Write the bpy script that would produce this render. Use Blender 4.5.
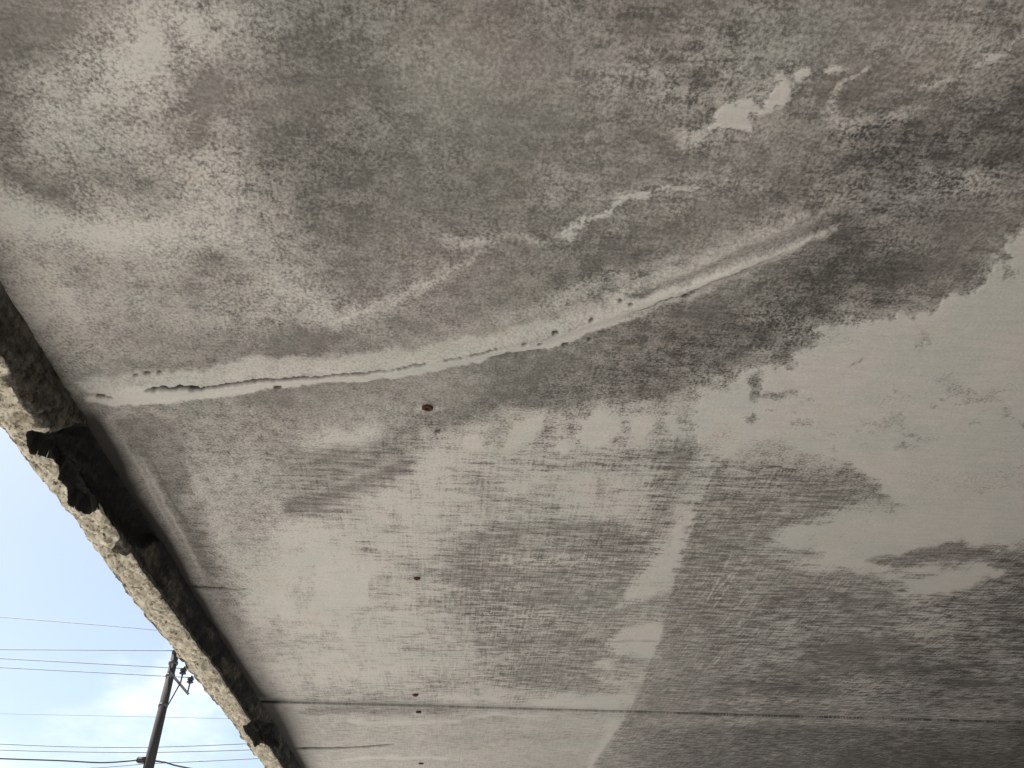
import bpy, bmesh, math
import numpy as np
from mathutils import Vector

for o in list(bpy.data.objects):
    bpy.data.objects.remove(o, do_unlink=True)
S = bpy.context.scene
COL = S.collection
R = math.radians

# ------------------------------------------------------------------ camera
F, V0, YAW = 829.0, 600.0, R(4.3)        # focal length, horizon drop (both in 1/1024 of the width), heading
TH = math.atan(V0 / F)                   # the phone is tilted up by this much
EYE = 1.6
H = EYE + 1.0                            # underside of the eave
cam = bpy.data.cameras.new('camera')
cam.sensor_width = 36.0
cam.lens = F * 36 / 1024
cam.clip_start = 0.02
cam.clip_end = 6000
co = bpy.data.objects.new('camera', cam)
co.location = (0, 0, EYE)
co.rotation_euler = (R(90) + TH, 0, -YAW)
COL.objects.link(co)
S.camera = co

# ------------------------------------------------------------------ light
SUN_EL, SUN_AZ = R(57), R(303)           # azimuth clockwise from +Y: the sun stands ahead and to the left, behind the eave
W = bpy.data.worlds.new('World'); S.world = W; W.use_nodes = True
nt = W.node_tree; N = nt.nodes; L = nt.links; N.clear()
out = N.new('ShaderNodeOutputWorld'); bg = N.new('ShaderNodeBackground')
sky = N.new('ShaderNodeTexSky'); sky.sky_type = 'NISHITA'; sky.sun_disc = False
sky.sun_elevation = SUN_EL; sky.sun_rotation = SUN_AZ
sky.air_density = 1.0; sky.dust_density = 2.0; sky.ozone_density = 1.5
tc = N.new('ShaderNodeTexCoord'); mp = N.new('ShaderNodeMapping')
mp.inputs['Scale'].default_value = (1.0, 1.0, 2.6)
mp.inputs['Location'].default_value = (0.35, 0.1, 0.55)
cn = N.new('ShaderNodeTexNoise'); cn.inputs['Scale'].default_value = 3.2
cn.inputs['Detail'].default_value = 7; cn.inputs['Roughness'].default_value = 0.55
cr = N.new('ShaderNodeMapRange'); cr.inputs['From Min'].default_value = 0.48; cr.inputs['From Max'].default_value = 0.86; cr.inputs['To Min'].default_value = 0.04
cr.interpolation_type = 'SMOOTHSTEP'
mx = N.new('ShaderNodeMix'); mx.data_type = 'RGBA'
mx.inputs['B'].default_value = (11.0, 11.2, 11.4, 1)
L.new(tc.outputs['Generated'], mp.inputs['Vector']); L.new(mp.outputs['Vector'], cn.inputs['Vector'])
L.new(cn.outputs['Fac'], cr.inputs['Value']); L.new(cr.outputs['Result'], mx.inputs['Factor'])
L.new(sky.outputs['Color'], mx.inputs['A']); L.new(mx.outputs['Result'], bg.inputs['Color'])
bg.inputs['Strength'].default_value = 0.0505
L.new(bg.outputs['Background'], out.inputs['Surface'])

sl = bpy.data.lights.new('sun', 'SUN'); sl.energy = 4.2; sl.angle = R(0.53); sl.color = (1.0, 0.95, 0.87)
so = bpy.data.objects.new('sun', sl)
sd = Vector((math.sin(SUN_AZ) * math.cos(SUN_EL), math.cos(SUN_AZ) * math.cos(SUN_EL), math.sin(SUN_EL)))
so.rotation_euler = sd.to_track_quat('Z', 'Y').to_euler(); so.location = (-6, 0, 12)
COL.objects.link(so)

S.view_settings.view_transform = 'Standard'; S.view_settings.look = 'None'
S.view_settings.exposure = 1.74; S.view_settings.gamma = 1.0
S.render.engine = 'CYCLES'
S.cycles.max_bounces = 5; S.cycles.diffuse_bounces = 3

# ------------------------------------------------------------------ image pixels <-> metres, through the camera
ct, st = math.cos(TH), math.sin(TH)
cy, sy = math.cos(YAW), math.sin(YAW)
def ray(x, y):
    """direction of the ray through an image pixel (right, forward, up in world axes)"""
    u, v = x - 512.0, y - 384.0
    f = F * ct + v * st; z = F * st - v * ct
    return (u * cy + f * sy, -u * sy + f * cy, z)
def on_soffit(x, y, h=H):
    d = ray(x, y); k = (h - EYE) / d[2]
    return d[0] * k, d[1] * k
def pixel_point(x, y, Y):  # point on an image pixel's ray at forward distance Y
    d = ray(x, y); k = Y / d[1]
    return Vector((d[0] * k, Y, EYE + d[2] * k))
def to_pixels(X, Y, h=H):
    """metres on the soffit -> image pixels"""
    u = X * cy - Y * sy; g = X * sy + Y * cy; z = h - EYE
    dep = np.maximum(g * ct + z * st, 0.15)
    return 512 + F * u / dep, 384 - F * (z * ct - g * st) / dep

# ------------------------------------------------------------------ numpy noise
def _hash(ix, iy, seed):
    n = (ix * 374761393 + iy * 668265263 + seed * 974634777) & 0xffffffff
    n = ((n ^ (n >> 13)) * 1274126177) & 0xffffffff
    n = ((n ^ (n >> 16)) * 2246822519) & 0xffffffff
    return ((n ^ (n >> 15)) & 0xffff) / 65535.0
def vnoise(x, y, seed):
    x0 = np.floor(x).astype(np.int64); y0 = np.floor(y).astype(np.int64)
    fx = x - x0; fy = y - y0
    fx = fx * fx * (3 - 2 * fx); fy = fy * fy * (3 - 2 * fy)
    a = _hash(x0, y0, seed); b = _hash(x0 + 1, y0, seed); c = _hash(x0, y0 + 1, seed); d = _hash(x0 + 1, y0 + 1, seed)
    return (a + (b - a) * fx) * (1 - fy) + (c + (d - c) * fx) * fy
def fbm(x, y, seed, octv=4, gain=0.55):
    s = 0; a = 1; t = 0
    for i in range(octv):
        s = s + a * vnoise(x, y, seed + i * 17); t += a; a *= gain
        x = x * 2.03 + 11.3; y = y * 2.03 + 5.7
    return s / t
def sstep(a, b, x):
    t = np.clip((x - a) / (b - a), 0, 1); return t * t * (3 - 2 * t)

# ------------------------------------------------------------------ wear of the soffit in image pixels (the shapes of the old skim coat, stains and cracks)
class PixelChart:
    def __init__(s, X, Y):
        s.X, s.Y = X, Y
        x, y = to_pixels(X, Y)
        s.x = np.clip(x, -700, 1900); s.y = np.clip(y, -700, 900)
        s.w1 = 1.7 * (fbm(s.x / 30, s.y / 20, 3, 5, .68) - .5)
        s.w2 = 1.7 * (fbm(s.x / 30, s.y / 20, 71, 5, .68) - .5)
        k = sstep(420, 500, s.y) * .75 * (.12 + .88 * sstep(240, 340, s.x))
        s.w1 = s.w1 * (1 - k) + k * 3.2 * (fbm(s.x / 40, s.y / 6, 13, 4, .65) - .5)
        s.w2 = s.w2 * (1 - k) + k * 1.5 * (fbm(s.x / 34, s.y / 9, 83, 4, .65) - .5)
        s.w3 = fbm(s.x / 70, s.y / 45, 131, 3) - .5
    def gauss(s, x, y, rx, ry, ang=0, p=2.0):
        a = R(ang); dx = s.x - x; dy = s.y - y
        u = (dx * math.cos(a) + dy * math.sin(a)) / rx; v = (-dx * math.sin(a) + dy * math.cos(a)) / ry
        return np.exp(-(u * u + v * v) ** (p / 2))
    def poly(s, pts, soft=4, warp=14, grow=0):
        pts = np.array(pts, float)
        m = 60 + soft * 3
        sel = (s.x > pts[:, 0].min() - m) & (s.x < pts[:, 0].max() + m) & (s.y > pts[:, 1].min() - m) & (s.y < pts[:, 1].max() + m)
        res = np.zeros_like(s.x)
        x = s.x[sel] + s.w1[sel] * warp * 1.3; y = s.y[sel] + s.w2[sel] * warp
        d = np.full(x.shape, 1e9); ins = np.zeros(x.shape, bool)
        n = len(pts)
        for i in range(n):
            ax, ay = pts[i]; bx, by = pts[(i + 1) % n]
            ex, ey = bx - ax, by - ay
            t = np.clip(((x - ax) * ex + (y - ay) * ey) / (ex * ex + ey * ey + 1e-9), 0, 1)
            d = np.minimum(d, np.hypot(x - ax - t * ex, y - ay - t * ey))
            c = (ay > y) != (by > y)
            ins ^= c & (x < (bx - ax) * (y - ay) / ((by - ay) if by != ay else 1e-9) + ax)
        sd = np.where(ins, d, -d) + grow
        res[sel] = sstep(-soft, soft, sd)
        return res
    def stroke(s, pts, w0, w1=None, soft=2, warp=6, taper=True):
        pts = np.array(pts, float); w1 = w0 if w1 is None else w1
        m = 50 + max(w0, w1) + soft
        sel = (s.x > pts[:, 0].min() - m) & (s.x < pts[:, 0].max() + m) & (s.y > pts[:, 1].min() - m) & (s.y < pts[:, 1].max() + m)
        res = np.zeros_like(s.x)
        x = s.x[sel] + s.w1[sel] * warp; y = s.y[sel] + s.w2[sel] * warp
        seg = np.hypot(np.diff(pts[:, 0]), np.diff(pts[:, 1])); cum = np.concatenate([[0], np.cumsum(seg)]) / seg.sum()
        best = np.full(x.shape, -1e9)
        for i in range(len(pts) - 1):
            ax, ay = pts[i]; ex, ey = pts[i + 1] - pts[i]
            t = np.clip(((x - ax) * ex + (y - ay) * ey) / (ex * ex + ey * ey + 1e-9), 0, 1)
            q = cum[i] + t * (cum[i + 1] - cum[i])
            w = w0 + (w1 - w0) * q
            if taper: w = w * np.clip(np.minimum(q, 1 - q) * 10 + .25, 0, 1)
            best = np.maximum(best, w - np.hypot(x - ax - t * ex, y - ay - t * ey))
        res[sel] = sstep(-soft, soft, best)
        return res

CRACK = [(60, 385), (110, 389), (150, 389), (200, 385), (240, 380), (310, 376), (345, 372), (391, 367), (430, 361), (456, 356), (494, 347), (530, 338), (555, 330), (610, 314), (660, 297), (700, 283), (750, 263), (800, 243), (826, 231)]

def wear(X, Y):
    """-> pale skim cover, streakiness, stain tone with painted falloff, dirt, relief (metres towards the ground)"""
    C = PixelChart(X, Y); G = C.gauss; P = C.poly; K = C.stroke
    x, y = C.x, C.y
    c = np.full(x.shape, .17) + .30 * C.w3 + .22 * (fbm(x / 13, y / 10, 511, 4, .65) - .5)
    tone = np.full(x.shape, .50) + .6 * (fbm(x / 120, y / 90, 301, 4) - .5)
    hgt = np.zeros_like(x); dirt_shade = np.zeros_like(x)
    def setc(m, v, k=1.0):
        nonlocal c
        c = c + (v - c) * m * k
    def add(m, v):
        nonlocal c
        c = c + m * v
    # ---- upper left: salt bloom, speckled
    add(G(110, 170, 190, 190, 0, 3), .17); add(G(40, 270, 120, 90, 30), .10); add(G(260, 300, 150, 60, 0), .08)
    for g in [((150, 45, 75, 55, -30), .28), ((140, 66, 50, 30, -35), .24), ((195, 25, 40, 26, -20), .26), ((150, 8, 30, 16), .20), ((80, 75, 34, 30, 20), .12),
              ((36, 100, 20, 36), .16), ((95, 135, 75, 50, 10), .10), ((215, 130, 22, 22), .22), ((208, 190, 40, 36, 30), .30), ((60, 225, 100, 22, 12), .28),
              ((5, 215, 36, 30, 40), .24), ((150, 238, 80, 20, 5), .28), ((245, 245, 60, 22, 25), .20), ((100, 300, 60, 16, 0), .12), ((45, 310, 40, 60, -35), .36),
              ((230, 318, 90, 16, 0), .14), ((310, 305, 60, 20, 20), .12), ((420, 45, 60, 50), .04), ((420, 150, 40, 14, 20), .10), ((265, 40, 40, 50), .08)]:
        add(G(*g[0]), g[1])
    for g in [((205, 95, 26, 34), .34), ((200, 138, 26, 12, -20), .26), ((178, 45, 12, 24, -20), .34), ((130, 182, 50, 10, 8), .16), ((45, 192, 46, 12, 28), .34),
              ((5, 150, 22, 40), .22), ((10, 35, 60, 40), .16), ((75, 20, 40, 25), .06), ((215, 262, 24, 16), .22), ((195, 285, 14, 26, 10), .14), ((310, 335, 50, 14), .16),
              ((80, 275, 12, 34, -25), .14), ((320, 110, 60, 100), .12), ((258, 258, 10, 14), .16), ((150, 340, 90, 10, 3), .12)]:
        add(G(*g[0]), -g[1])
    # arcs of the old water line
    add(K([(482, 250), (468, 262), (449, 271), (430, 286), (405, 297), (375, 306), (345, 318)], 2.2, 6, 5, 14), .36)
    add(K([(345, 322), (310, 300), (285, 288), (262, 292)], 7, 12, 10, 16), .18)
    add(K([(440, 306), (400, 318), (350, 322), (300, 318)], 5, 7, 9, 16), .14)
    add(K([(440, 240), (470, 243), (505, 240), (545, 240)], 4, 2, 5, 12), .36)
    setc(K([(556, 237), (567, 230), (579, 226), (592, 221), (604, 215), (613, 206), (628, 199), (647, 193), (668, 188), (700, 183)], 3.6, .8, 3.2, 15), .86)
    add(K([(590, 214), (640, 186), (690, 178), (740, 172)], 9, 7, 9, 14), .12)
    # ---- upper right flakes
    setc(P([(700, 122), (740, 98), (780, 70), (800, 82), (775, 115), (755, 140), (720, 140)], 9, 22), .40, .7)
    setc(P([(710, 119), (718, 107), (742, 103), (762, 108), (772, 93), (777, 78), (786, 74), (793, 85), (784, 102), (769, 112), (752, 117), (755, 133), (749, 137), (732, 128), (711, 133)], 3, 17), .92)
    setc(P([(801, 72), (812, 66), (814, 75), (806, 82), (800, 79)], 4, 12), .92)
    setc(P([(827, 66), (840, 63), (848, 70), (836, 74), (828, 72)], 4, 12), .88)
    setc(K([(836, 92), (843, 83), (858, 76), (872, 68)], 2.2, 1.6, 3.2, 15), .74)
    setc(K([(838, 92), (836, 104), (828, 118)], 4, 6, 6, 12), .42)
    add(P([(672, 130), (712, 124), (708, 146), (680, 150)], 8, 12), .38)
    add(K([(826, 120), (860, 128), (900, 118), (925, 106)], 6, 5, 6, 10), .26)
    add(K([(912, 88), (950, 80), (975, 66), (1005, 52)], 3, 3, 5, 14), .34)
    add(K([(990, 62), (1010, 46), (1030, 30)], 3, 4, 3, 8), .3)
    add(G(770, 60, 90, 45, -20), .14); add(G(640, 60, 60, 50), .06); add(G(960, 40, 70, 40), .10)
    add(G(700, 80, 16, 10), -.2); add(G(640, 30, 26, 16), -.2); add(G(660, 60, 40, 12), -.12)
    tone += .22 * G(880, 40, 120, 60) - .25 * G(900, 150, 60, 60, -20) - .22 * G(900, 275, 120, 34, -8) - .28 * G(950, 190, 90, 20, -25) - .2 * G(790, 320, 40, 40)
    tone += -.18 * G(330, 110, 70, 110) - .12 * G(520, 200, 80, 60) + .12 * G(440, 60, 80, 60) - .10 * G(20, 30, 60, 60)
    add(K([(745, 245), (800, 222), (880, 195), (980, 180)], 10, 14, 14, 16), .12)
    add(K([(850, 230), (920, 200), (1000, 170)], 8, 10, 10, 16), .10)
    # ---- the curved joint: pale mortar smeared along it
    smear_ = P([(72, 374), (230, 356), (345, 352), (450, 334), (560, 312), (640, 285), (700, 262), (820, 210), (835, 228), (700, 298), (560, 348), (345, 386), (88, 408)], 4, 6)
    setc(P([(72, 377), (150, 372), (215, 367), (232, 360), (252, 357), (262, 360), (290, 358), (345, 355), (395, 349), (450, 338), (500, 332), (548, 319), (600, 300), (625, 296), (640, 300),
            (560, 331), (494, 349), (430, 364), (345, 375), (250, 381), (180, 389), (90, 392)], 4, 11), .68)
    add(K([(420, 338), (500, 322), (580, 296), (650, 268), (730, 236), (800, 206)], 7, 9, 10, 12), .14)
    setc(P([(86, 398), (130, 386), (200, 387), (260, 381), (345, 374), (430, 363), (494, 349), (560, 330), (640, 304), (640, 318), (560, 344), (500, 356), (440, 370), (400, 375), (345, 382), (300, 387), (250, 391), (215, 398), (180, 402), (110, 406), (88, 404)], 1.6, 7), .98)
    setc(K([(600, 316), (650, 301), (700, 283), (750, 263), (800, 243), (838, 225)], 8, 2.4, 4, 9), .80)
    setc(K([(620, 320), (665, 303), (710, 288), (760, 268)], 3.2, 1.6, 2.6, 8), .62)
    setc(K([(640, 309), (680, 294), (730, 274), (785, 250)], 1.1, .9, 1.2, 5), .12, .85)
    setc(K([(577, 310), (600, 302), (628, 288), (650, 280), (668, 268)], 5, 2, 3.5, 12), .60)
    setc(P([(612, 283), (625, 272), (640, 276), (632, 288), (618, 292)], 4, 9), .42)
    setc(K([(650, 284), (700, 264), (740, 246), (790, 226), (824, 212)], 7, 4, 6, 11), .54)
    tone += .30 * K([(650, 283), (700, 266), (750, 245), (815, 215)], 16, 12, 12, 8)
    add(K([(480, 325), (560, 303), (610, 282), (680, 258)], 8, 8, 8, 14), .14)
    ridge = K(CRACK, 5, 5, 5, 3)
    hgt += .008 * ridge * (1 - .6 * sstep(700, 820, x)) + .006 * K([(612, 304), (660, 282), (740, 246), (812, 214)], 5, 4, 5, 4)
    # the open part of the crack, dirt in it
    hole = np.maximum(K([(146, 390), (165, 388.5), (185, 387), (200, 385.5), (222, 382), (240, 380), (262, 378)], 1.9, 1.2, 1.2, 6),
                      K([(240, 380), (275, 378), (312, 375.6), (340, 372.4), (366, 370.5), (391, 367.5)], 1.1, .7, .8, 3))
    hole = np.maximum(hole, .85 * K([(391, 367.5), (412, 363), (436, 360), (456, 356.5), (480, 351), (500, 346)], .7, .5, .8, 3) * sstep(.36, .5, fbm(x / 9, y / 9, 811, 2)))
    hole = np.maximum(hole, K([(190, 389), (205, 386)], 2.6, 1.6, 1, 4))
    for a, b, r in [(101, 396, 2.4), (109, 397, 1.4), (278, 388, 1.7), (525, 342, 1.2), (556, 330, 1.6), (565, 345, 1.4), (540, 343, 1.0), (508, 352, .9), (686, 295, 1.8), (693, 292, 1.1), (592, 318, 1.0), (630, 303, 1.0),
                    (147, 374, 1.6), (135, 376, 1.2), (159, 373, 1.2), (438, 432, 1.5), (620, 300, 1.0), (590, 340, .9)]:
        hole = np.maximum(hole, .9 * K([(a - r, b), (a + r, b - .3)], r, r, .9, 2, False))
    hole = np.maximum(hole, .55 * K([(150, 374.5), (180, 371.5), (215, 369)], .8, .6, .8, 3) * sstep(.4, .55, fbm(x / 8, y / 8, 91, 2)))
    hole = np.maximum(hole, .6 * K([(485, 359), (500, 356), (545, 348)], .8, .6, .8, 3))  # thin shade line painted under the ridge's lower edge
    hole = hole * sstep(.12, .42, fbm(x / 5, y / 4, 861, 3, .7) + .12)
    dirt_shade += hole; hgt -= .010 * hole
    tone -= .22 * K([(130, 366), (180, 366), (225, 362)], 7, 5, 5, 6)
    # ---- band under the joint
    add(G(290, 428, 150, 24, -6), .22); add(G(240, 470, 30, 40), .14); add(G(360, 432, 60, 14, -10), .22)
    add(K([(305, 447), (330, 437), (350, 440), (385, 428)], 7, 6, 6, 10), .32)
    tone += -.22 * G(560, 390, 150, 28, -12) - .12 * G(700, 350, 80, 40, -20) - .18 * G(470, 420, 60, 12)
    tone += .12 * G(420, 395, 130, 14, -6) - .12 * G(700, 345, 190, 38, -24) - .12 * G(900, 230, 130, 60, -20) - .30 * G(985, 125, 110, 55, -20)
    # ---- strip beside the lip
    setc(K([(112, 422), (140, 470), (160, 510), (180, 550), (206, 592), (240, 650), (262, 690)], 11, 9, 7, 6, False), .56, .8)
    dk = P([(112, 420), (150, 415), (182, 427), (187, 462), (196, 485), (207, 515), (222, 540), (236, 565), (252, 600), (262, 640), (246, 640), (225, 600), (200, 560), (178, 520), (163, 490), (137, 457)], 4.5, 5)
    setc(dk, .13, .9); tone -= .10 * dk
    setc(G(190, 505, 16, 12, 40), .42, .6)
    setc(K([(190, 466), (202, 492), (216, 518), (236, 552), (250, 584)], 5, 5, 5, 7), .78, .85)
    add(K([(136, 450), (160, 495), (185, 540), (205, 580)], 1.6, 1.4, 1.6, 4), .25)
    add(K([(122, 436), (150, 490), (176, 538)], 1.4, 1.2, 1.4, 4), .25)
    add(K([(146, 452), (172, 500), (190, 530)], .9, .9, 1, 3), -.25)
    # ---- large pale area, left centre
    setc(P([(200, 450), (250, 455), (285, 520), (335, 505), (395, 465), (425, 435), (470, 440), (520, 450), (620, 452), (665, 470), (650, 500), (640, 530), (560, 520), (470, 535), (450, 570), (470, 620), (500, 660), (560, 690), (560, 775), (290, 790),
            (262, 700), (250, 640), (225, 570), (205, 505)], 20, 24), .74)
    setc(G(335, 585, 60, 66, -10, 3), .95, .85)
    setc(G(290, 560, 30, 70, 0, 3), .90, .6)
    setc(G(345, 665, 60, 24, 0, 3), .88, .6)
    setc(G(420, 620, 50, 40, 0, 3), .80, .7)
    setc(G(390, 515, 50, 34, -20), .90, .8); setc(G(440, 470, 30, 26), .88, .8)
    setc(G(560, 505, 90, 16), .78, .8)
    setc(G(470, 660, 40, 26), .66, .6); setc(G(360, 690, 90, 8), .60, .7)
    setc(G(430, 560, 30, 34), .70, .5)
    for g in [(400, 560, 16, 9), (370, 620, 22, 8), (310, 640, 26, 8), (440, 600, 18, 10), (360, 545, 12, 16), (300, 600, 10, 20), (415, 650, 28, 6), (385, 590, 14, 10)]:
        add(G(*g), -.16)
    setc(G(248, 515, 30, 46, -14, 3), .40, .8); setc(G(228, 440, 46, 26), .34, .6)
    setc(G(225, 470, 60, 50, 30), .40, .4); tone -= .10 * G(200, 440, 80, 40, 20)
    left = P([(270, 520), (400, 470), (640, 450), (640, 520), (470, 560), (500, 690), (590, 700), (580, 790), (280, 790), (262, 640)], 30, 10)
    c = c - left * (.34 * sstep(.45, .80, fbm(x / 90, y / 16, 771, 5, .62)) + .16 * sstep(.5, .75, fbm(x / 12, y / 26, 781, 4, .6)))
    # dark brushed hooks
    hk = K([(284, 512), (318, 502), (345, 490), (380, 474), (414, 460)], 10, 10, 9, 9)
    setc(hk, .10, .95)
    setc(K([(300, 480), (335, 466), (385, 450), (430, 445)], 7, 6, 9, 10), .28, .7)
    setc(K([(310, 494), (350, 478), (395, 458)], 3, 3, 5, 6), .55, .6)
    setc(P([(458, 470), (500, 472), (505, 505), (470, 510)], 12, 16), .42, .8)
    # ---- scallops under the dark band
    setc(P([(440, 432), (470, 425), (520, 405), (560, 412), (620, 402), (690, 398), (740, 380), (745, 420), (700, 445), (620, 456), (540, 456), (450, 455)], 9, 16), .64)
    for pg in [[(463, 446), (466, 437), (478, 434), (486, 440), (487, 450), (476, 452)], [(505, 444), (512, 428), (524, 418), (541, 416), (540, 430), (528, 441), (516, 449), (506, 450)],
               [(552, 450), (556, 440), (566, 440), (568, 448), (560, 452)], [(578, 434), (584, 418), (600, 410), (616, 418), (619, 430), (610, 444), (594, 446), (582, 442)],
               [(626, 420), (638, 413), (652, 416), (654, 430), (642, 442), (634, 434)], [(666, 418), (676, 408), (700, 402), (710, 410), (712, 428), (690, 438), (672, 434)]]:
        setc(P(pg, 3.5, 9), .95)
    for a, b, r in [(498, 432, 9), (548, 432, 8), (572, 428, 6), (621, 440, 6), (660, 426, 5), (543, 446, 5)]:
        setc(G(a, b, r, r * 1.3), .34, .7)
    # ---- the big pale field on the right
    big = P([(700, 404), (735, 388), (752, 368), (790, 352), (822, 332), (858, 318), (878, 322), (892, 325), (900, 319), (936, 319), (948, 296), (975, 292), (990, 268), (1004, 262), (1010, 240), (1045, 205), (1120, 180),
             (1300, 180), (1300, 540), (1050, 532), (1000, 546), (970, 552), (905, 550), (880, 542), (862, 515), (840, 480), (800, 470), (720, 455), (700, 440)], 4, 24)
    halo = P([(660, 412), (735, 378), (748, 352), (790, 338), (850, 306), (936, 308), (970, 280), (1004, 250), (1045, 195), (1120, 170), (1300, 170), (1300, 560), (1000, 556), (900, 560), (870, 520), (840, 475), (700, 450)], 16, 26)
    setc(halo, .50, .7)
    setc(big, .97)
    c = c - big * .16 * sstep(.45, .75, fbm(x / 90, y / 40, 991, 4, .6)) - big * .3 * sstep(.60, .75, fbm(x / 16, y / 8, 993, 4, .65)) * sstep(.5, .7, fbm(x / 80, y / 50, 995, 2))
    setc(P([(725, 460), (760, 440), (830, 455), (850, 470), (790, 480), (720, 485)], 10, 16), .58, .85)
    setc(P([(757, 545), (776, 526), (812, 520), (848, 508), (905, 500), (1040, 500), (1040, 540), (990, 548), (905, 545), (880, 556), (900, 575), (960, 562), (1000, 566), (985, 585), (930, 600), (898, 598), (888, 580), (840, 574), (828, 580), (812, 570), (775, 560)], 9, 20), .93)
    for pg, v in [([(752, 382), (764, 370), (768, 392), (788, 394), (804, 390), (800, 398), (774, 402), (758, 394)], .15), ([(741, 412), (752, 408), (755, 416), (750, 422), (743, 418)], .2), ([(772, 358), (790, 340), (802, 360), (788, 366), (776, 364)], .15),
                  ([(852, 366), (868, 358), (866, 364), (856, 368)], .5), ([(925, 380), (950, 370), (958, 382), (990, 390), (1000, 400), (965, 402), (945, 392)], .66), ([(912, 342), (926, 334), (928, 340), (918, 350)], .55),
                  ([(1000, 268), (1024, 268), (1024, 276), (1008, 274)], .4), ([(960, 488), (980, 484), (975, 494)], .55), ([(893, 556), (920, 548), (960, 540), (985, 552), (978, 562), (930, 560), (900, 564)], .12),
                  ([(776, 552), (800, 548), (826, 556), (800, 560)], .2), ([(885, 468), (950, 476), (1024, 466), (1024, 486), (950, 486)], .78)]:
        setc(P(pg, 5, 16), v, .9)
    setc(G(880, 505, 60, 14), .86, .5)
    # ---- dark hatched field right of the diagonal strip
    hat = P([(706, 484), (745, 474), (788, 470), (822, 464), (846, 463), (860, 475), (880, 486), (893, 502), (850, 508), (812, 520), (776, 527), (757, 540), (760, 560), (810, 575), (790, 600), (760, 640), (690, 700), (635, 700), (660, 640), (690, 560), (697, 520)], 9, 18)
    setc(hat, .26, .95)
    setc(G(790, 500, 60, 12, -8), .12, .6); setc(G(700, 620, 34, 40), .16, .6)
    setc(G(735, 550, 30, 60, 25), .42, .6); setc(G(770, 590, 60, 12), .40, .5)
    low = P([(790, 580), (830, 575), (893, 582), (900, 600), (960, 598), (1000, 580), (1040, 545), (1200, 545), (1200, 800), (560, 800), (600, 755), (634, 702), (690, 690), (760, 620)], 12, 20)
    setc(low, .20, .9)
    c = c + low * .75 * (fbm(x / 80, y / 9, 717, 5, .62) - .46)
    for pg, v in [([(765, 630), (792, 616), (798, 624), (788, 634), (770, 634)], .72), ([(738, 652), (775, 650), (792, 653), (775, 658), (745, 657)], .8), ([(884, 622), (940, 610), (975, 622), (965, 640), (915, 638)], .66),
                  ([(820, 680), (870, 676), (940, 684), (930, 692), (850, 694)], .55), ([(690, 700), (760, 704), (860, 708), (950, 716), (950, 710), (860, 700), (760, 696)], .62), ([(950, 706), (1010, 704), (1000, 716), (958, 720)], .62), ([(820, 570), (900, 600), (880, 606), (800, 590)], .35)]:
        setc(P(pg, 9, 18), v * .92, .85)
    setc(sstep(722, 734, y) * sstep(600, 690, x), .14, .8)  # lower cover here helps paint the bottom-right light falloff
    setc(G(1000, 745, 90, 8), .4, .4)
    tone += -.30 * G(1000, 580, 60, 40, -15) - .22 * G(790, 690, 130, 14) - .35 * sstep(722, 735, y) * sstep(600, 680, x) - .12 * sstep(560, 640, y) * sstep(640, 760, x) - .2 * G(940, 690, 120, 50) - .15 * G(820, 600, 60, 20)  # the bottom-right steps paint light falloff and vignetting into the tone
    # ---- dark streaked field left of the diagonal strip
    d2 = P([(446, 545), (470, 532), (520, 535), (600, 540), (640, 530), (660, 545), (630, 600), (612, 640), (600, 690), (555, 700), (510, 690), (500, 660), (478, 625), (462, 590)], 16, 22)
    setc(d2, .29, .9)
    c = c + d2 * .5 * (fbm(x / 60, y / 7, 737, 4, .6) - .5)
    setc(G(480, 550, 34, 18), .14, .6); setc(G(575, 550, 40, 12), .2, .6); setc(G(580, 590, 70, 16), .22, .5); setc(G(545, 560, 50, 6), .62, .8); setc(G(520, 620, 60, 10), .55, .6); setc(G(545, 670, 40, 18), .12, .7)
    # ---- the diagonal pale strip
    setc(P([(640, 610), (628, 590), (650, 552), (676, 500), (700, 446), (728, 428), (722, 446), (697, 508), (673, 590)], 9, 6), .66, .9)
    setc(P([(668, 540), (684, 512), (700, 494), (697, 508), (685, 548), (672, 592), (650, 600), (618, 606), (632, 588), (650, 562)], 6, 10), .90)
    setc(P([(700, 494), (708, 474), (716, 462), (704, 494)], 4, 4), .8)
    setc(P([(628, 606), (672, 592), (661, 640), (640, 690), (596, 694), (606, 650)], 7, 10), .54, .75)
    setc(P([(607, 638), (625, 628), (660, 620), (662, 640), (654, 662), (630, 656), (616, 654)], 6, 14), .86)
    setc(K([(575, 637), (605, 618), (635, 608), (668, 598)], 2.6, 2.2, 2.4, 9), .24, .9)
    setc(K([(604, 626), (600, 640), (612, 656), (640, 664)], 2.4, 2.4, 2.4, 9), .24, .8)
    setc(P([(594, 668), (604, 660), (614, 664), (606, 672)], 4, 10), .88)
    setc(P([(600, 684), (636, 674), (650, 668), (645, 684), (636, 690), (615, 688)], 6, 12), .66)
    setc(P([(524, 706), (545, 698), (570, 694), (600, 693), (636, 692), (632, 712), (560, 712)], 4, 9), .84)
    setc(P([(560, 714), (632, 714), (612, 745), (590, 775), (520, 775), (540, 735)], 6, 7), .84)
    # the edge of that strip was pulled along a straight board
    bx = np.interp(y, [430, 494, 590, 640, 706, 768], [734, 704, 673, 661, 633, 592]) + C.w1 * 3
    rt = sstep(-2.2, 2.2, x - bx) * sstep(455, 500, y) * (1 - sstep(60, 130, x - bx))
    setc(rt * (1 - sstep(.6, .95, c) * sstep(40, 70, x - bx)), .22, .75)
    # ---- lowest boards
    lowl = P([(285, 705), (350, 700), (430, 704), (560, 710), (610, 714), (580, 790), (250, 790)], 4, 5)
    setc(lowl, .56, .85); c = c + lowl * .22 * (fbm(x / 80, y / 9, 747, 3) - .5)
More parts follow.
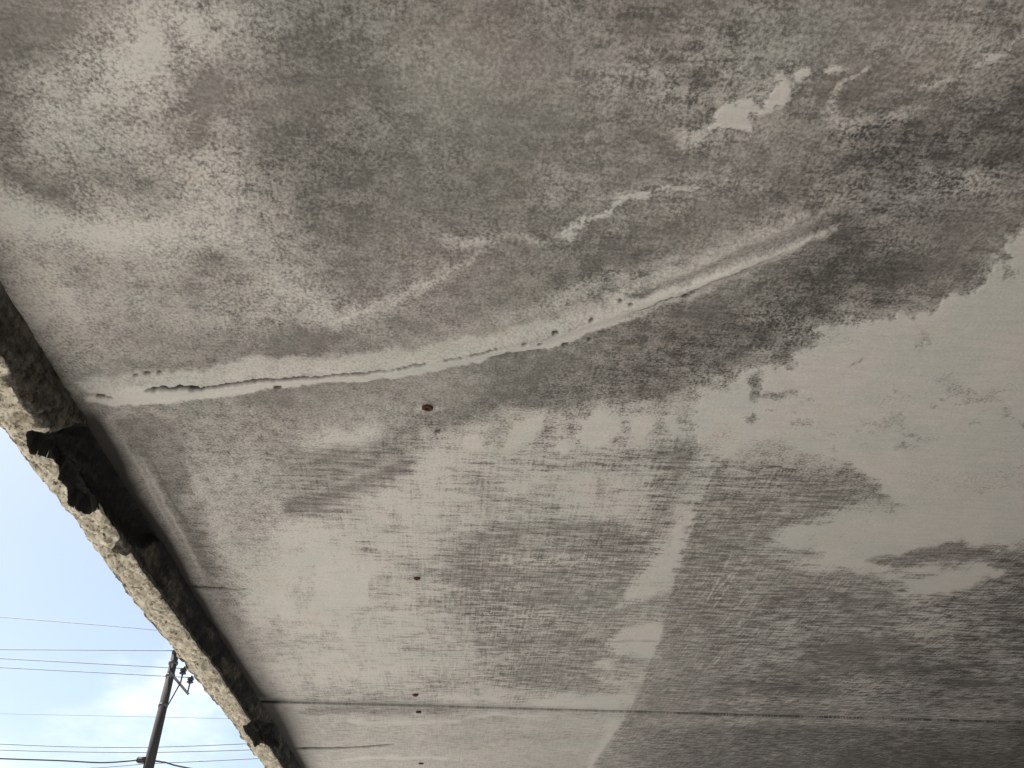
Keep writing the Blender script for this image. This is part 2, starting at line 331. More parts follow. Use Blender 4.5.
    setc(K([(350, 722), (420, 722), (462, 722), (475, 714), (520, 716), (545, 715)], 1.8, 1.4, 2.6, 8), .88, .8)
    setc(K([(300, 712), (360, 711), (430, 711), (465, 710)], 4, 3, 3, 4), .25, .85)
    setc(K([(435, 697), (470, 699), (505, 701)], 2, 1.6, 3, 6), .88); setc(K([(290, 690), (340, 694), (400, 697)], 3, 3, 4, 6), .45, .6)
    setc(K([(340, 760), (400, 757), (450, 758)], 1.8, 1.4, 1.5, 5), .95, .7)
    setc(G(420, 735, 40, 8), .55, .7)
    # faint second seam and third
    s2 = np.maximum(K([(296, 748.5), (330, 748.5), (360, 747.5), (394, 744.5)], .9, .5, .7, 1.5), .9 * K([(186, 586.5), (205, 587.5), (228, 589), (250, 590)], .8, .5, .8, 2))
    dirt_shade += s2; hgt -= .006 * s2
    s3 = .35 * K([(425, 640), (520, 642), (640, 641), (700, 642), (760, 643)], .9, .8, .8, 3) * sstep(.35, .55, fbm(x / 25, y / 8, 931, 2))
    dirt_shade += s3
    # fine scratches
    rs = np.random.RandomState(5)
    for a, b, c1, d1 in [(748, 552, 712, 608), (766, 560, 722, 628), (758, 600, 738, 626), (735, 545, 706, 600), (720, 655, 708, 668), (772, 502, 742, 545), (742, 560, 716, 590)]:
        add(K([(a, b), ((a + c1) / 2 + 2, (b + d1) / 2), (c1, d1)], .6, .6, .7, 2), .34)
    # rust-nail rims
    for a, b, r in [(437, 409, 4), (420, 410, 3), (418, 579, 7), (419, 713, 5)]:
        setc(K([(a - r, b), (a + r, b)], 1.8, 1.8, 2, 5, False), .85, .5)
    # soot in the corner by the lip, with the corner's soft shade painted in
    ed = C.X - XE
    soot_shade = np.exp(-np.clip(ed - .012 - .03 * (C.w3 + .25), 0, 9) / (.026 + .014 * (1 - sstep(470, 560, y)))) * sstep(382, 430, y)
    soot_shade2 = np.exp(-np.clip(ed, 0, 9) / .012) * (1 - sstep(380, 440, y)) * .22
    dirt_shade += 1.15 * (soot_shade + soot_shade2) * np.clip(.95 + .2 * C.w3, .6, 1.2)
    dirt_shade += .70 * G(278, 716, 40, 15, 58) + .20 * G(225, 610, 70, 12, 58); tone -= .2 * G(330, 706, 60, 10); dirt_shade += .16 * G(380, 706, 90, 5)
    # where the wear follows the trowel rather than the salt
    streak = sstep(395, 470, y) * .9 + .35 * sstep(500, 640, x) * (1 - sstep(395, 470, y))
    streak = streak * (1 - .55 * big) * (.25 + .75 * sstep(220, 330, x))
    # outside the image-traced part: plain old stain
    brk = np.full(x.shape, .60) + .5 * (fbm(x / 50, y / 40, 951, 3) - .5)
    brk += .65 * G(140, 60, 90, 70, -20) + .15 * G(150, 170, 170, 160) + .35 * G(215, 180, 40, 50) + .3 * G(120, 235, 130, 22, 5) + .25 * G(300, 300, 120, 30, 0) + .3 * G(440, 270, 60, 30, -30)
    brk = brk + (1.0 - brk) * np.clip(hat + low * .8 + d2, 0, 1)
    brk = brk + (.55 - brk) * left * (1 - d2) * .9
    brk = brk + (.30 - brk) * lowl
    brk = brk + (.36 - brk) * smear_
    brk = brk + (.34 - brk) * np.clip(hk + G(340, 455, 70, 22, -14), 0, 1) * .9
    brk += .35 * G(580, 432, 130, 24, -4)
    brk = brk + .35 * sstep(500, 600, x) * (1 - sstep(380, 420, y)) * sstep(.4, .6, fbm(x / 60, y / 30, 957, 3))
    # the open seam gathers dirt; a faint darker band on its near side
    ysm = YS + TILT * (C.X - XE)
    dirt_shade += .75 * np.exp(-np.abs(C.Y - ysm) / .016) * (.55 + .9 * (fbm(x / 40, y / 5, 977, 3) - .2)) + .16 * np.exp(-np.clip(ysm - C.Y, 0, 9) / .10) * (C.Y < ysm) * (1 - sstep(500, 560, x))
    # skim thickness
    c = c + (.16 * (fbm(x / 16, y / 9, 611, 4, .65) - .5) + .14 * (fbm(x / 60, y / 34, 641, 3) - .5)) * (1 - .6 * big)
    cov = sstep(.5, .8, c)
    hgt += .0014 * cov * np.clip(1.4 - .4 * C.Y, .1, 1)
    return np.clip(c, 0, 1.05), np.clip(streak, 0, 1), np.clip(tone, 0, 1), np.clip(dirt_shade, 0, 1), hgt, np.clip(brk, 0, 1.3)

# soffit edge along Y
XE = on_soffit(295, 759)[0]
HL = .107                                 # drop of the lip below the soffit
XO = -.902

# ------------------------------------------------------------------ material helpers
class NT:
    def __init__(s, name, dim='3D'):
        s.dim = dim
        s.m = bpy.data.materials.new(name); s.m.use_nodes = True
        s.t = s.m.node_tree; s.b = s.t.nodes['Principled BSDF']; s.o = s.t.nodes['Material Output']
        g = s.t.nodes.new('ShaderNodeNewGeometry'); s.pos = g.outputs['Position']
    def n(s, k): return s.t.nodes.new(k)
    def link(s, a, b): s.t.links.new(a, b)
    def put(s, sock, v):
        if hasattr(v, 'is_linked') or hasattr(v, 'links'): s.link(v, sock)
        else: sock.default_value = v
    def noise(s, scale, detail=5, rough=.55, stretch=(1, 1, 1), off=(0, 0, 0), dist=0, dim=None):
        dim = dim or s.dim
        mp = s.n('ShaderNodeMapping'); mp.inputs['Scale'].default_value = stretch; mp.inputs['Location'].default_value = off
        s.link(s.pos, mp.inputs['Vector'])
        t = s.n('ShaderNodeTexNoise'); t.noise_dimensions = dim; t.inputs['Scale'].default_value = scale; t.inputs['Detail'].default_value = detail
        t.inputs['Roughness'].default_value = rough; t.inputs['Distortion'].default_value = dist
        s.link(mp.outputs['Vector'], t.inputs['Vector']); return t.outputs['Fac']
    def math(s, op, a, b=0.0, c=None, clamp=False):
        t = s.n('ShaderNodeMath'); t.operation = op; t.use_clamp = clamp
        s.put(t.inputs[0], a); s.put(t.inputs[1], b)
        if c is not None: s.put(t.inputs[2], c)
        return t.outputs[0]
    def ramp(s, v, a, b, lo=0.0, hi=1.0, smooth=True):
        t = s.n('ShaderNodeMapRange'); t.interpolation_type = 'SMOOTHSTEP' if smooth else 'LINEAR'
        s.put(t.inputs['Value'], v); s.put(t.inputs['From Min'], a); s.put(t.inputs['From Max'], b)
        s.put(t.inputs['To Min'], lo); s.put(t.inputs['To Max'], hi); return t.outputs['Result']
    def mix(s, f, a, b, mode='MIX'):
        t = s.n('ShaderNodeMix'); t.data_type = 'RGBA'; t.blend_type = mode
        s.put(t.inputs['Factor'], f)
        for k, v in (('A', a), ('B', b)):
            if isinstance(v, tuple): t.inputs[k].default_value = (*v[:3], 1)
            else: s.link(v, t.inputs[k])
        return t.outputs['Result']
    def fmix(s, f, a, b):
        t = s.n('ShaderNodeMix'); t.data_type = 'FLOAT'
        s.put(t.inputs['Factor'], f); s.put(t.inputs['A'], a); s.put(t.inputs['B'], b); return t.outputs['Result']
    def attr(s, name):
        t = s.n('ShaderNodeAttribute'); t.attribute_name = name; return t.outputs['Fac']
    def gray(s, v):
        t = s.n('ShaderNodeCombineColor'); [s.put(t.inputs[i], v) for i in range(3)]; return t.outputs[0]
    def bump(s, h, dist, strength=1.0):
        t = s.n('ShaderNodeBump'); t.inputs['Strength'].default_value = strength; t.inputs['Distance'].default_value = dist
        s.link(h, t.inputs['Height']); s.link(t.outputs['Normal'], s.b.inputs['Normal'])
    def done(s, col, rough=.85, spec=.3, metal=0):
        s.put(s.b.inputs['Base Color'], (*col, 1) if isinstance(col, tuple) else col)
        s.put(s.b.inputs['Roughness'], rough); s.b.inputs['Specular IOR Level'].default_value = spec
        s.b.inputs['Metallic'].default_value = metal; return s.m

def soffit_material():
    m = NT('weathered_soffit', '2D')
    c, stq, tone, dirt_shade = (m.attr(k) for k in ('pale', 'streak', 'tone', 'dirt_shade'))
    iso = m.noise(34, 6, .7)
    fine = m.noise(170, 4, .7, off=(3, 1, 0))
    isoN = m.math('ADD', m.math('MULTIPLY', iso, .45), m.math('MULTIPLY', fine, .55))
    sx = m.noise(1, 5, .68, stretch=(11, 75, 1))
    syn = m.noise(1, 4, .68, stretch=(120, 7, 1), off=(2, 7, 0))
    st1 = m.math('ADD', m.math('MULTIPLY', sx, .72), m.math('MULTIPLY', syn, .28))
    n = m.fmix(stq, isoN, m.math('ADD', m.math('MULTIPLY', st1, .66), m.math('MULTIPLY', isoN, .34)))
    n = m.math('MULTIPLY', m.math('SUBTRACT', n, .5), m.math('MULTIPLY_ADD', stq, 1.1, 1.25))                      # roughly -.2 .. .2
    # cover breaks up where it is thin
    thin = m.math('POWER', m.math('MULTIPLY', m.math('MULTIPLY', c, m.math('SUBTRACT', 1.06, c)), 3.8, clamp=True), 1.7)
    fac = m.math('ADD', c, m.math('MULTIPLY', n, m.math('MULTIPLY_ADD', thin, m.math('MULTIPLY', m.math('MULTIPLY_ADD', stq, .9, 2.2), m.attr('brk')), .2)))
    fac = m.ramp(fac, .09, .86, 0, 1, False)
    # underlying stained board
    tn = m.math('ADD', tone, m.math('MULTIPLY', m.math('SUBTRACT', isoN, .5), 1.25))
    tn = m.math('ADD', tn, m.math('MULTIPLY', m.math('SUBTRACT', st1, .5), m.math('MULTIPLY_ADD', stq, 1.3, .5)))
    base = m.mix(m.ramp(tn, 0, 1, 0, 1, False), (.056, .052, .0475), (.258, .242, .222))
    hue = m.noise(3.2, 4, .65, off=(5, 5, 0))
    base = m.mix(m.ramp(hue, .36, .66), m.mix(1.0, base, (1.02, .994, .992), 'MULTIPLY'), m.mix(1.0, base, (.965, 1.0, .965), 'MULTIPLY'))
    ph = m.noise(3.6, 4, .65, off=(8, 2, 0))
    pale = m.mix(m.ramp(ph, .38, .62), (.470, .443, .411), (.430, .428, .393))
    pale = m.mix(m.ramp(sx, .35, .72, 0, .34), pale, (.35, .326, .292))
    pale = m.mix(m.ramp(isoN, .52, .70, 0, .42), pale, (.27, .247, .222))
    col = m.mix(fac, base, pale)
    col = m.mix(1.0, col, m.gray(m.ramp(fine, .25, .75, .84, 1.16, False)), 'MULTIPLY')
    rust = m.math('MULTIPLY', m.ramp(m.noise(6, 4, .7, off=(9, 4, 0)), .56, .72), .14)
    col = m.mix(rust, col, m.mix(1.0, col, (1.03, .86, .66), 'MULTIPLY'))
    col = m.mix(dirt_shade, col, (.013, .011, .010))
    return m.done(col, .82, .25)

def lip_material():
    m = NT('rough_mortar_lip')
    mould, dark = m.attr('mould'), m.attr('void')
    a = m.noise(38, 8, .7); b = m.noise(130, 6, .7); big = m.noise(6, 4, .6)
    pits = m.ramp(m.math('ADD', m.math('MULTIPLY', a, .5), m.math('MULTIPLY', b, .5)), .50, .60)
    beige = m.mix(m.ramp(big, .35, .65), (.52, .475, .375), (.62, .575, .47))
    blot = m.noise(11, 5, .7, off=(7, 2, 1))
    beige = m.mix(m.ramp(blot, .52, .68, 0, .8), beige, (.27, .245, .19))
    beige = m.mix(m.ramp(a, .35, .62, 0, .5), beige, (.42, .375, .285))
    beige = m.mix(m.math('MULTIPLY', pits, .85), beige, (.12, .10, .07))
    spots = m.noise(75, 3, .6, off=(4, 4, 4)); beige = m.mix(m.ramp(spots, .60, .66, 0, .9), beige, (.07, .06, .045))
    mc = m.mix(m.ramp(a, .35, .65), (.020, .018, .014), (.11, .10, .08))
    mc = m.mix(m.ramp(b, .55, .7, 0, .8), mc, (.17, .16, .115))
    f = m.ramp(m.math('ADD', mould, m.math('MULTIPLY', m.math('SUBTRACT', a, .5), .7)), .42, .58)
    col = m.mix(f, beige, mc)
    col = m.mix(m.ramp(m.math('ADD', dark, m.math('MULTIPLY', m.math('SUBTRACT', b, .5), .4)), .4, .6), col, (.014, .013, .011))
    h = m.math('ADD', m.math('MULTIPLY', a, .8), m.math('MULTIPLY', b, .6))
    m.bump(h, .006, .9)
    return m.done(col, .92, .2)

def plain(name, c1, c2, scale=8, rough=.8, stretch=(1, 1, 1), bump=0, metal=0):
    m = NT(name); a = m.noise(scale, 6, .6, stretch)
    if bump: m.bump(a, bump)
    return m.done(m.mix(m.ramp(a, .3, .7), c1, c2), rough, .3, metal)

def ground_material():
    m = NT('pale_yard_ground', '2D')
    a = m.noise(.35, 7, .6); b = m.noise(4, 7, .65); g = m.noise(60, 5, .7)
    col = m.mix(m.ramp(a, .35, .65), (.375, .365, .35), (.455, .445, .43))
    col = m.mix(m.ramp(b, .5, .7, 0, .5), col, (.29, .28, .265))
    col = m.mix(1.0, col, m.gray(m.ramp(g, .3, .7, .85, 1.15, False)), 'MULTIPLY')
    m.bump(m.math('ADD', b, g), .01)
    return m.done(col, .9, .2)

M = dict(soffit=soffit_material(), lip=lip_material(), ground=ground_material(),
         slab=plain('concrete_slab', (.22, .21, .19), (.32, .30, .27), 9, .9, bump=.003),
         unseen_wall=plain('unseen_wall_render', (.14, .13, .115), (.20, .185, .165), 4, .9, bump=.004),
         rust=plain('rusty_nail', (.012, .006, .004), (.085, .027, .012), 260, .85, bump=.001),
         hole=plain('dark_hole', (.008, .005, .004), (.03, .014, .008), 200, .95),
         pole=plain('pole_concrete', (.018, .015, .013), (.032, .027, .023), 5, .85, (1, 1, .2)),
         steel=plain('dull_steel', (.035, .032, .031), (.06, .056, .053), 9, .6),
         porcelain=plain('dark_insulator', (.008, .008, .009), (.02, .018, .018), 30, .35),
         wire=plain('wire_sheath', (.17, .175, .185), (.22, .225, .235), 3, .6),
         cable=plain('black_cable', (.015, .015, .017), (.03, .03, .032), 3, .6))

def link(o, parent=None, label=None, cat=None, group=None, kind=None):
    COL.objects.link(o)
    if parent: o.parent = parent
    for k, v in (('label', label), ('category', cat), ('group', group), ('kind', kind)):
        if v: o[k] = v
    return o
def empty(name, loc, **kw):
    o = bpy.data.objects.new(name, None); o.location = loc; o.empty_display_size = .1
    return link(o, **kw)
def grid_mesh(name, P, mat, smooth=True, attrs=None, flip=False):
    """P: (rows, cols, 3)"""
    r, c = P.shape[:2]
    me = bpy.data.meshes.new(name)
    nv = r * c; nf = (r - 1) * (c - 1)
    me.vertices.add(nv); me.vertices.foreach_set('co', P.reshape(-1).astype(np.float32))
    i = (np.arange(r - 1)[:, None] * c + np.arange(c - 1)[None, :]).ravel()
    q = np.stack([i, i + 1, i + c + 1, i + c], 1)
    if flip: q = q[:, ::-1]
    me.loops.add(nf * 4); me.loops.foreach_set('vertex_index', q.ravel().astype(np.int32))
    me.polygons.add(nf); me.polygons.foreach_set('loop_start', (np.arange(nf) * 4).astype(np.int32))
    me.polygons.foreach_set('use_smooth', np.full(nf, smooth))
    for k, v in (attrs or {}).items():
        a = me.attributes.new(k, 'FLOAT', 'POINT'); a.data.foreach_set('value', v.ravel().astype(np.float32))
    me.update(); me.validate(); me.materials.append(mat)
    return bpy.data.objects.new(name, me)
def bm_obj(name, bm, mat, smooth=False):
    me = bpy.data.meshes.new(name); bm.to_mesh(me); bm.free(); me.materials.append(mat)
    for p in me.polygons: p.use_smooth = smooth
    return bpy.data.objects.new(name, me)
def tube(bm, pts, rad, seg=8, cap=True):
    rings = []
    pts = [Vector(p) for p in pts]
    for i, p in enumerate(pts):
        d = (pts[min(i + 1, len(pts) - 1)] - pts[max(i - 1, 0)]).normalized()
        a = d.cross(Vector((0, 0, 1)));  a = a.normalized() if a.length > .05 else d.cross(Vector((1, 0, 0))).normalized()
        b = d.cross(a); r = rad[i] if isinstance(rad, (list, tuple)) else rad
        rings.append([bm.verts.new(p + (a * math.cos(t) + b * math.sin(t)) * r) for t in (2 * math.pi * k / seg for k in range(seg))])
    for A, B in zip(rings, rings[1:]):
        for k in range(seg): bm.faces.new((A[k], A[(k + 1) % seg], B[(k + 1) % seg], B[k]))
    if cap: bm.faces.new(rings[0][::-1]); bm.faces.new(rings[-1])

# ------------------------------------------------------------------ ground
bm = bmesh.new()
g = [bm.verts.new(p) for p in ((-2500, -2500, 0), (2500, -2500, 0), (2500, 2500, 0), (-2500, 2500, 0))]; bm.faces.new(g)
link(bm_obj('ground', bm, M['ground']), kind='structure')

# ------------------------------------------------------------------ the eave
XR, YN, YF = 3.9, -2.6, 9.0
eave = empty('eave', (XE, 3.0, H), label='weathered grey eave underside with peeling pale skim, curved crack and broken mortar edge', cat='eave')
def child(o, parent=eave):
    link(o)
    bpy.context.view_layer.update()
    o.parent = parent; o.matrix_parent_inverse = parent.matrix_world.inverted()
    return o
bpy.context.view_layer.update()

ya, yb = on_soffit(275, 702), on_soffit(1010, 722)
TILT = (yb[1] - ya[1]) / (yb[0] - ya[0])
YS = ya[1] - TILT * (ya[0] - XE)          # where the open seam meets the lip
GAP = .036
def board(ys, sh, step):
    """rows ys at the lip, sheared by sh per metre towards the seam"""
    cols = []
    xr = np.array([on_soffit(1024 + 60, float(to_pixels(np.array(0.6), np.array(v))[1]))[0] if -.1 < v < 7 else 1.2 for v in ys])
    s = np.linspace(0, 1, step)
    far = np.array([.04, .12, .25, .45, .7, 1.0])
    X = XE + (xr[:, None] - XE) * s[None, :]
    X = np.concatenate([X, xr[:, None] + (XR - xr[:, None]) * far[None, :]], 1)
    Y = ys[:, None] + sh[:, None] * (X - XE)
    return X, Y
def y_rows(p0, p1, n):
    return np.array([on_soffit(512, v)[1] for v in np.linspace(p0, p1, n)])
def make_board(ys, sh, step, skirt_first, skirt_last):
    X, Y = board(ys, sh, step)
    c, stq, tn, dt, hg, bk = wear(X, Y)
    out_of = sstep(0, .5, -(Y - .15)) + sstep(1200, 1400, to_pixels(X, Y)[0]); out_of = np.clip(out_of, 0, 1)
    c = c * (1 - out_of) + .4 * out_of; hg = hg * (1 - out_of)
    hg = hg + .0009 * np.clip(1.2 - .35 * Y, 0, 1) * (fbm(X * 50, Y * 50, 911, 2, .6) - .5)
    sag = .004 * (fbm(X * 1.4, Y * 1.4, 41, 3) - .5)
    Z = H - hg + sag
    P = np.stack([X, Y, Z], 2)
    at = dict(pale=c, streak=stq, tone=tn, dirt_shade=dt, brk=bk)
    def ext(first):
        nonlocal P
        row = P[0 if first else -1].copy(); row[:, 2] = H + .019
        P = np.concatenate([row[None], P] if first else [P, row[None]], 0)
        for k in at:
            r = at[k][0 if first else -1]
            at[k] = np.concatenate([r[None], at[k]] if first else [at[k], r[None]], 0)
    if skirt_first: ext(True)
    if skirt_last: ext(False)
    return grid_mesh('ceiling_board', P, M['soffit'], True, at, flip=True)

dense = y_rows(-45, 701.5, 500)
dense = dense[dense < YS - .02]
rows = np.concatenate([np.linspace(YN, dense[0] - .02, 14), dense, [YS - GAP / 2]])
w = np.clip((rows - .5) / (YS - .5), 0, 1) ** 2
child(make_board(rows, TILT * w, 700, False, True))
rows = np.concatenate([[YS + GAP / 2], y_rows(704.5, 790, 100), np.linspace(6.2, YF, 8)])
rows = np.unique(rows[rows >= YS + GAP / 2 - 1e-6])
child(make_board(rows, np.full(len(rows), TILT), 620, True, False))

# roof slab above the boards
def box(bm, x0, x1, y0, y1, z0, z1):
    v = [bm.verts.new((x, y, z)) for z in (z0, z1) for x, y in ((x0, y0), (x1, y0), (x1, y1), (x0, y1))]
    for f in ((3, 2, 1, 0), (4, 5, 6, 7), (0, 1, 5, 4), (1, 2, 6, 5), (2, 3, 7, 6), (3, 0, 4, 7)): bm.faces.new([v[i] for i in f])
bm = bmesh.new(); box(bm, XE + .002, XR + .1, YN - .1, YF + .1, H + .02, H + .26)
child(bm_obj('roof_slab', bm, M['slab']))

bm = bmesh.new(); box(bm, XR - .25, XR - .01, YN, YF, 0, H - .012)  # unseen wall, added to darken the right side of the soffit
child(bm_obj('unseen_wall', bm, M['unseen_wall']))

# ---- mortar lip along the edge
def make_lip():
    ys = np.concatenate([np.linspace(YN, .3, 30), np.array([on_soffit(220, v)[1] for v in np.linspace(190, 800, 620)])])
    ys = ys[np.concatenate([[True], np.diff(ys) > 0])]
    ys = np.concatenate([ys, np.linspace(ys[-1] + .1, YF, 30)])
    ni, nb, no = 16, 30, 14
    t = np.concatenate([np.linspace(0, 1, ni, endpoint=False), 1 + np.linspace(0, 1, nb, endpoint=False), 2 + np.linspace(0, 1, no)])
    T, Yg = np.meshgrid(t, ys)
    inner = np.clip(T, 0, 1); bot = np.clip(T - 1, 0, 1); outr = np.clip(T - 2, 0, 1)
    wob = (fbm(Yg * 1.6, Yg * 0 + 3, 7, 4) - .5)
    wob2 = (fbm(Yg * 9, Yg * 0 + 8, 29, 4, .65) - .5)
    drop = HL + .022 * (fbm(Yg * 2.2, Yg * 0, 15, 4) - .5)
    width = (XE - XO) + .030 * wob + .022 * wob2 + .012 * (fbm(Yg * 34, Yg * 0 + 2, 63, 3, .7) - .5)
    lap = .018 * np.abs(fbm(Yg * 11, T * .6, 303, 4, .6) - .42) * (T < 1)
    X = XE + .004 + lap - .010 * inner + .012 * wob * inner - width * bot - .012 * np.sin(outr * 3.0)
    Z = (H + .015) - (drop + .015) * inner - .010 * np.sin(bot * math.pi) + (.34) * outr
    # round the arrises
    # rough surface
    s1 = fbm(Yg * 24 + T * 3.1, T * 3 + 1, 55, 5, .62) - .5
    s2 = fbm(Yg * 90, T * 9, 77, 4, .65) - .5
    amp = np.clip(inner * 1.2, 0, 1)
    Z += (-.028 * s1 - .014 * s2) * np.where(T >= .85, 1, .25) * amp * (1 - .6 * outr)
    X += (.020 * s1 + .014 * s2) * np.where((T < 1.05) | (T > 1.9), 1.0, .3) * amp
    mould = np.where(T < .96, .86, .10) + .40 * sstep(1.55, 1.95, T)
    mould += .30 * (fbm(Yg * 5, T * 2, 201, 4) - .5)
    void = np.zeros_like(X)
    # projected pixel position of each lip vertex, for chipped places traced in image pixels
    gx, gy = to_pixels(X, Yg, Z)
    px, py = gx, gy
    # greenish, less sooty upper end
    up = 1 - sstep(372, 398, py + 26 * (1 - np.clip(T, 0, 1)) * 0)
    mould = np.where(T < 1, mould - .12 * up, mould)
    soot_shade = np.where(T < .9, sstep(385, 425, py), 0) * .62 * (fbm(Yg * 7, T * 3, 401, 4) * 1.3 + .25)
    void = np.maximum(void, soot_shade)
    # big broken-out pocket, a small notch and a grey smear
    L_ = PixelChart.__new__(PixelChart); L_.x, L_.y = gx, gy
    L_.w1 = 1.5 * (fbm(gx / 9, gy / 9, 5, 3) - .5); L_.w2 = 1.5 * (fbm(gx / 9, gy / 9, 45, 3) - .5)
    bt = L_.poly([(27, 433), (50, 436), (72, 425), (92, 428), (160, 540), (140, 545), (100, 507), (92, 512), (86, 512), (71, 501), (70, 488), (60, 478), (63, 470), (53, 456), (31, 450)], 1.3, 4)
    nt_ = L_.poly([(244, 726), (258, 722), (272, 724), (278, 745), (262, 742), (256, 746), (250, 736)], 1.2, 4)
    smear = L_.poly([(112, 550), (120, 533), (130, 528), (140, 535), (136, 552), (122, 556)], 2, 5)
    k = np.clip(bt + nt_, 0, 1) * (T < 1.9)
    wide = np.clip(L_.poly([(24, 431), (50, 433), (72, 423), (94, 426), (162, 540), (140, 548), (100, 510), (92, 515), (84, 515), (68, 503), (67, 489), (57, 479), (60, 471), (51, 458), (28, 452)], 1.2, 4) + L_.poly([(242, 725), (258, 720), (274, 723), (280, 746), (262, 745), (256, 749), (248, 737)], 1.2, 4), 0, 1)
    Z += .034 * k * np.clip(T, .3, 1); X -= .018 * k * (T < 1.2)
    void = np.maximum(void, wide * (T < 1.93)); mould = np.maximum(mould, k); mould = np.maximum(mould, .8 * smear)
    # mossy block that juts out just before the pocket
    jut = sstep(330, 360, py) * (1 - sstep(426, 432, py)) * sstep(.1, .5, T) * (1 - sstep(1.05, 1.35, T))
    X += .012 * jut; mould = np.maximum(mould, .72 * jut * (fbm(Yg * 12, T * 4, 17, 3) + .35)); void *= (1 - .8 * jut)
    P = np.stack([X, Yg, Z], 2)
    return grid_mesh('mortar_lip', P, M['lip'], True, dict(mould=np.clip(mould, 0, 1), void=np.clip(void, 0, 1)), flip=False)
child(make_lip())

# ---- rusted nails
def nail(x, y, r, seed):
    X, Y = on_soffit(x, y); rs = np.random.RandomState(seed)
    n = 18
    bm = bmesh.new(); rings = []
    prof = [(1.0, .0), (1.02, .0016), (.82, .0034), (.55, .0036), (.42, .0022), (.36, -.004)]
    jit = 1 + .22 * (rs.rand(n) - .5)
    for k, (q, z) in enumerate(prof):
        rings.append([bm.verts.new((X + r * q * jit[i] * math.cos(6.2832 * i / n), Y + r * .95 * q * jit[i] * math.sin(6.2832 * i / n), H - .0015 - z * (1 + .5 * rs.rand()))) for i in range(n)])
    for A, B in zip(rings, rings[1:]):
        for i in range(n): bm.faces.new((A[i], B[i], B[(i + 1) % n], A[(i + 1) % n]))
    o = child(bm_obj('nail', bm, M['rust'], True))
    bm = bmesh.new()
    bm.faces.new([bm.verts.new((X + r * .46 * jit[i] * math.cos(6.2832 * i / n), Y + r * .44 * jit[i] * math.sin(6.2832 * i / n), H - .0022)) for i in range(n)])
    h = bm_obj('nail_hole', bm, M['hole']); link(h)
    bpy.context.view_layer.update(); h.parent = o; h.matrix_parent_inverse = o.matrix_world.inverted()
for i, (x, y, r) in enumerate([(427.5, 407, .0115), (417, 577.5, .010), (415.5, 694.5, .013), (418.5, 711.5, .013), (421, 763, .014)]):
    nail(x, y, r, i)

# ------------------------------------------------------------------ utility pole beyond the eave
PY = 31.0
base = pixel_point(145, 775, PY); top = pixel_point(175.5, 654, PY)
px0, zt = top.x, top.z
pole = empty('utility_pole', (px0, PY, 0), label='dark utility pole with crossarm and insulators seen beyond the eave edge', cat='utility pole')
bpy.context.view_layer.update()
bm = bmesh.new()
tube(bm, [(px0, PY, -.3), (px0, PY, zt * .5), (px0, PY, zt)], [.27, .20, .125], 20)
child(bm_obj('shaft', bm, M['pole'], True), pole)
bm = bmesh.new(); tube(bm, [(px0, PY, zt), (px0, PY, zt + .10), (px0, PY, zt + .22)], [.135, .14, .06], 14)
child(bm_obj('pole_cap', bm, M['porcelain'], True), pole)
za = pixel_point(170, 675, PY).z
def bar(name, p, q, w, mat):
    bm = bmesh.new(); tube(bm, [p, q], w, 4); return child(bm_obj(name, bm, mat), pole)
bar('crossarm', (px0 + .06, PY - .35, za), (px0 + .06, PY + 2.35, za), .065, M['steel'])
bar('brace', (px0 + .10, PY + .95, za - .05), (px0 + .10, PY + .12, za - 1.05), .030, M['steel'])
for z in (za - .03, za + .42, za - 1.05):
    bm = bmesh.new(); tube(bm, [(px0, PY, z - .05), (px0, PY, z + .05)], .165, 16); child(bm_obj('clamp_band', bm, M['steel'], True), pole)
INS = []
for yy in (PY + 1.15, PY + 2.28):
    bm = bmesh.new(); tube(bm, [(px0 + .06, yy, za), (px0 + .06, yy, za + .42)], .030, 8)
    pin = child(bm_obj('insulator_pin', bm, M['steel'], True), pole)
    bm = bmesh.new(); z = za + .36
    tube(bm, [(px0 + .06, yy, z + d) for d in (0, .03, .07, .10, .14, .20, .26, .30)], [.07, .13, .12, .08, .13, .11, .08, .03], 14)
    child(bm_obj('insulator', bm, M['porcelain'], True), pole); INS.append(Vector((px0 + .06, yy, z + .22)))
bm = bmesh.new()
for a, b in (((136, 763), (131, 758)),): pass
box(bm, px0 - .42, px0 - .10, PY - .16, PY + .10, pixel_point(140, 760, PY).z - .10, pixel_point(140, 760, PY).z + .08)
bmesh.ops.bevel(bm, geom=bm.edges[:], offset=.03, segments=2, affect='EDGES')
child(bm_obj('splice_box', bm, M['cable'], True), pole)

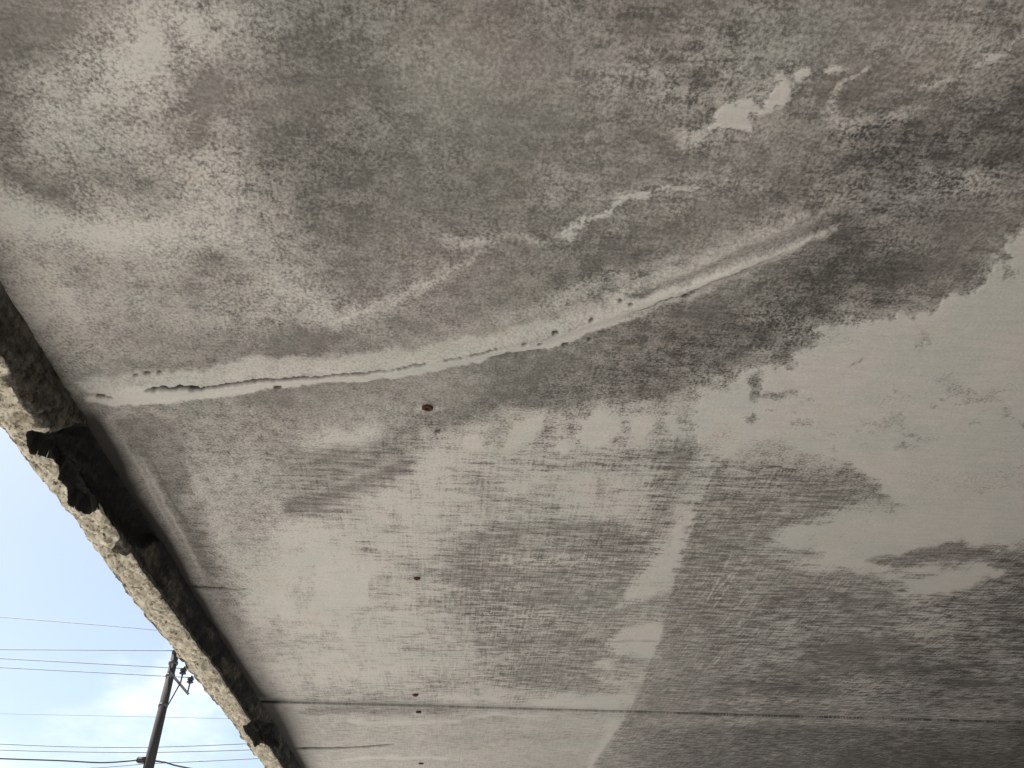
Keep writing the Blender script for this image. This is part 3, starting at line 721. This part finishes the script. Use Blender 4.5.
# ------------------------------------------------------------------ lines
def line(name, label, pts, rad, mat, group='overhead lines beyond the eave'):
    """pts: image pixels with their distance; the line runs on past both ends"""
    P = [pixel_point(*p) if not isinstance(p, Vector) else p for p in pts]
    q = []
    if len(P) == 2:
        a, b = P; d = b - a
        A = a - d * 1.6; B = b
        n = 28
        for i in range(n + 1):
            t = i / n; v = A.lerp(B, t)
            q.append(v)
    else:
        # smooth curve through the points
        ext0 = P[0] + (P[0] - P[1]) * 2.2; ext1 = P[-1] + (P[-1] - P[-2]) * 1.2
        Q = [ext0] + P + [ext1]
        for i in range(len(Q) - 1):
            p0 = Q[max(i - 1, 0)]; p1 = Q[i]; p2 = Q[i + 1]; p3 = Q[min(i + 2, len(Q) - 1)]
            for k in range(10):
                t = k / 10
                q.append(.5 * ((2 * p1) + (p2 - p0) * t + (2 * p0 - 5 * p1 + 4 * p2 - p3) * t * t + (3 * p1 - p0 - 3 * p2 + p3) * t ** 3))
        q.append(Q[-1])
    bm = bmesh.new(); tube(bm, q, rad, 6)
    o = bm_obj(name, bm, mat, True)
    return link(o, label=label, cat='power line', group=group)
PT = Vector((px0, PY, zt + .12))
line('power_line', 'grey wire running left from the very top of the utility pole', [(0, 649.5, 30.0), PT], .017, M['wire'])
line('power_line', 'middle of the three wires at the pole crossarm, tied to its nearer insulator', [(0, 658.5, 31.2), INS[0]], .017, M['wire'])
line('power_line', 'lowest of the three wires at the pole crossarm, tied to its outer insulator', [(0, 667.5, 32.4), INS[1]], .017, M['wire'])
line('power_line', 'thin single wire highest in the sky, above the pole top', [(-60, 612.5, 44), (0, 617, 44), (80, 623.5, 44), (150, 629.5, 44), (220, 637, 44)], .020, M['wire'])
line('power_line', 'faint single wire crossing halfway down the utility pole', [(-60, 712.5, 60), (0, 713.7, 60), (110, 716, 60), (219, 718.4, 60), (300, 720, 60)], .017, M['wire'])
line('power_line', 'upper wire of the close pair low behind the pole', [(-60, 742, 36), (0, 744, 36), (60, 746.4, 36), (123, 747.4, 36), (180, 746.4, 36), (240, 744, 36), (300, 741, 36)], .020, M['wire'])
line('power_line', 'lower wire of the close pair low behind the pole', [(-60, 748, 36), (0, 750, 36), (60, 751.6, 36), (137, 752.4, 36), (190, 751.6, 36), (246, 750, 36), (300, 748, 36)], .020, M['wire'])
line('power_line', 'black sagging cable joined to the pole at the bottom of the frame', [(-60, 756, PY), (0, 758.5, PY), (60, 760.5, PY), (100, 762.5, PY), (128, 761, PY), (140, 760, PY), (163, 762, PY), (178, 766, PY), (215, 773, PY)], .028, M['cable'])
line('power_line', 'thin grey wire rising slightly right from low on the pole', [(120, 766, 31.5), (150, 763.6, 31.5), (200, 761.4, 31.5), (256, 758.6, 31.5), (300, 756, 31.5)], .017, M['wire'])
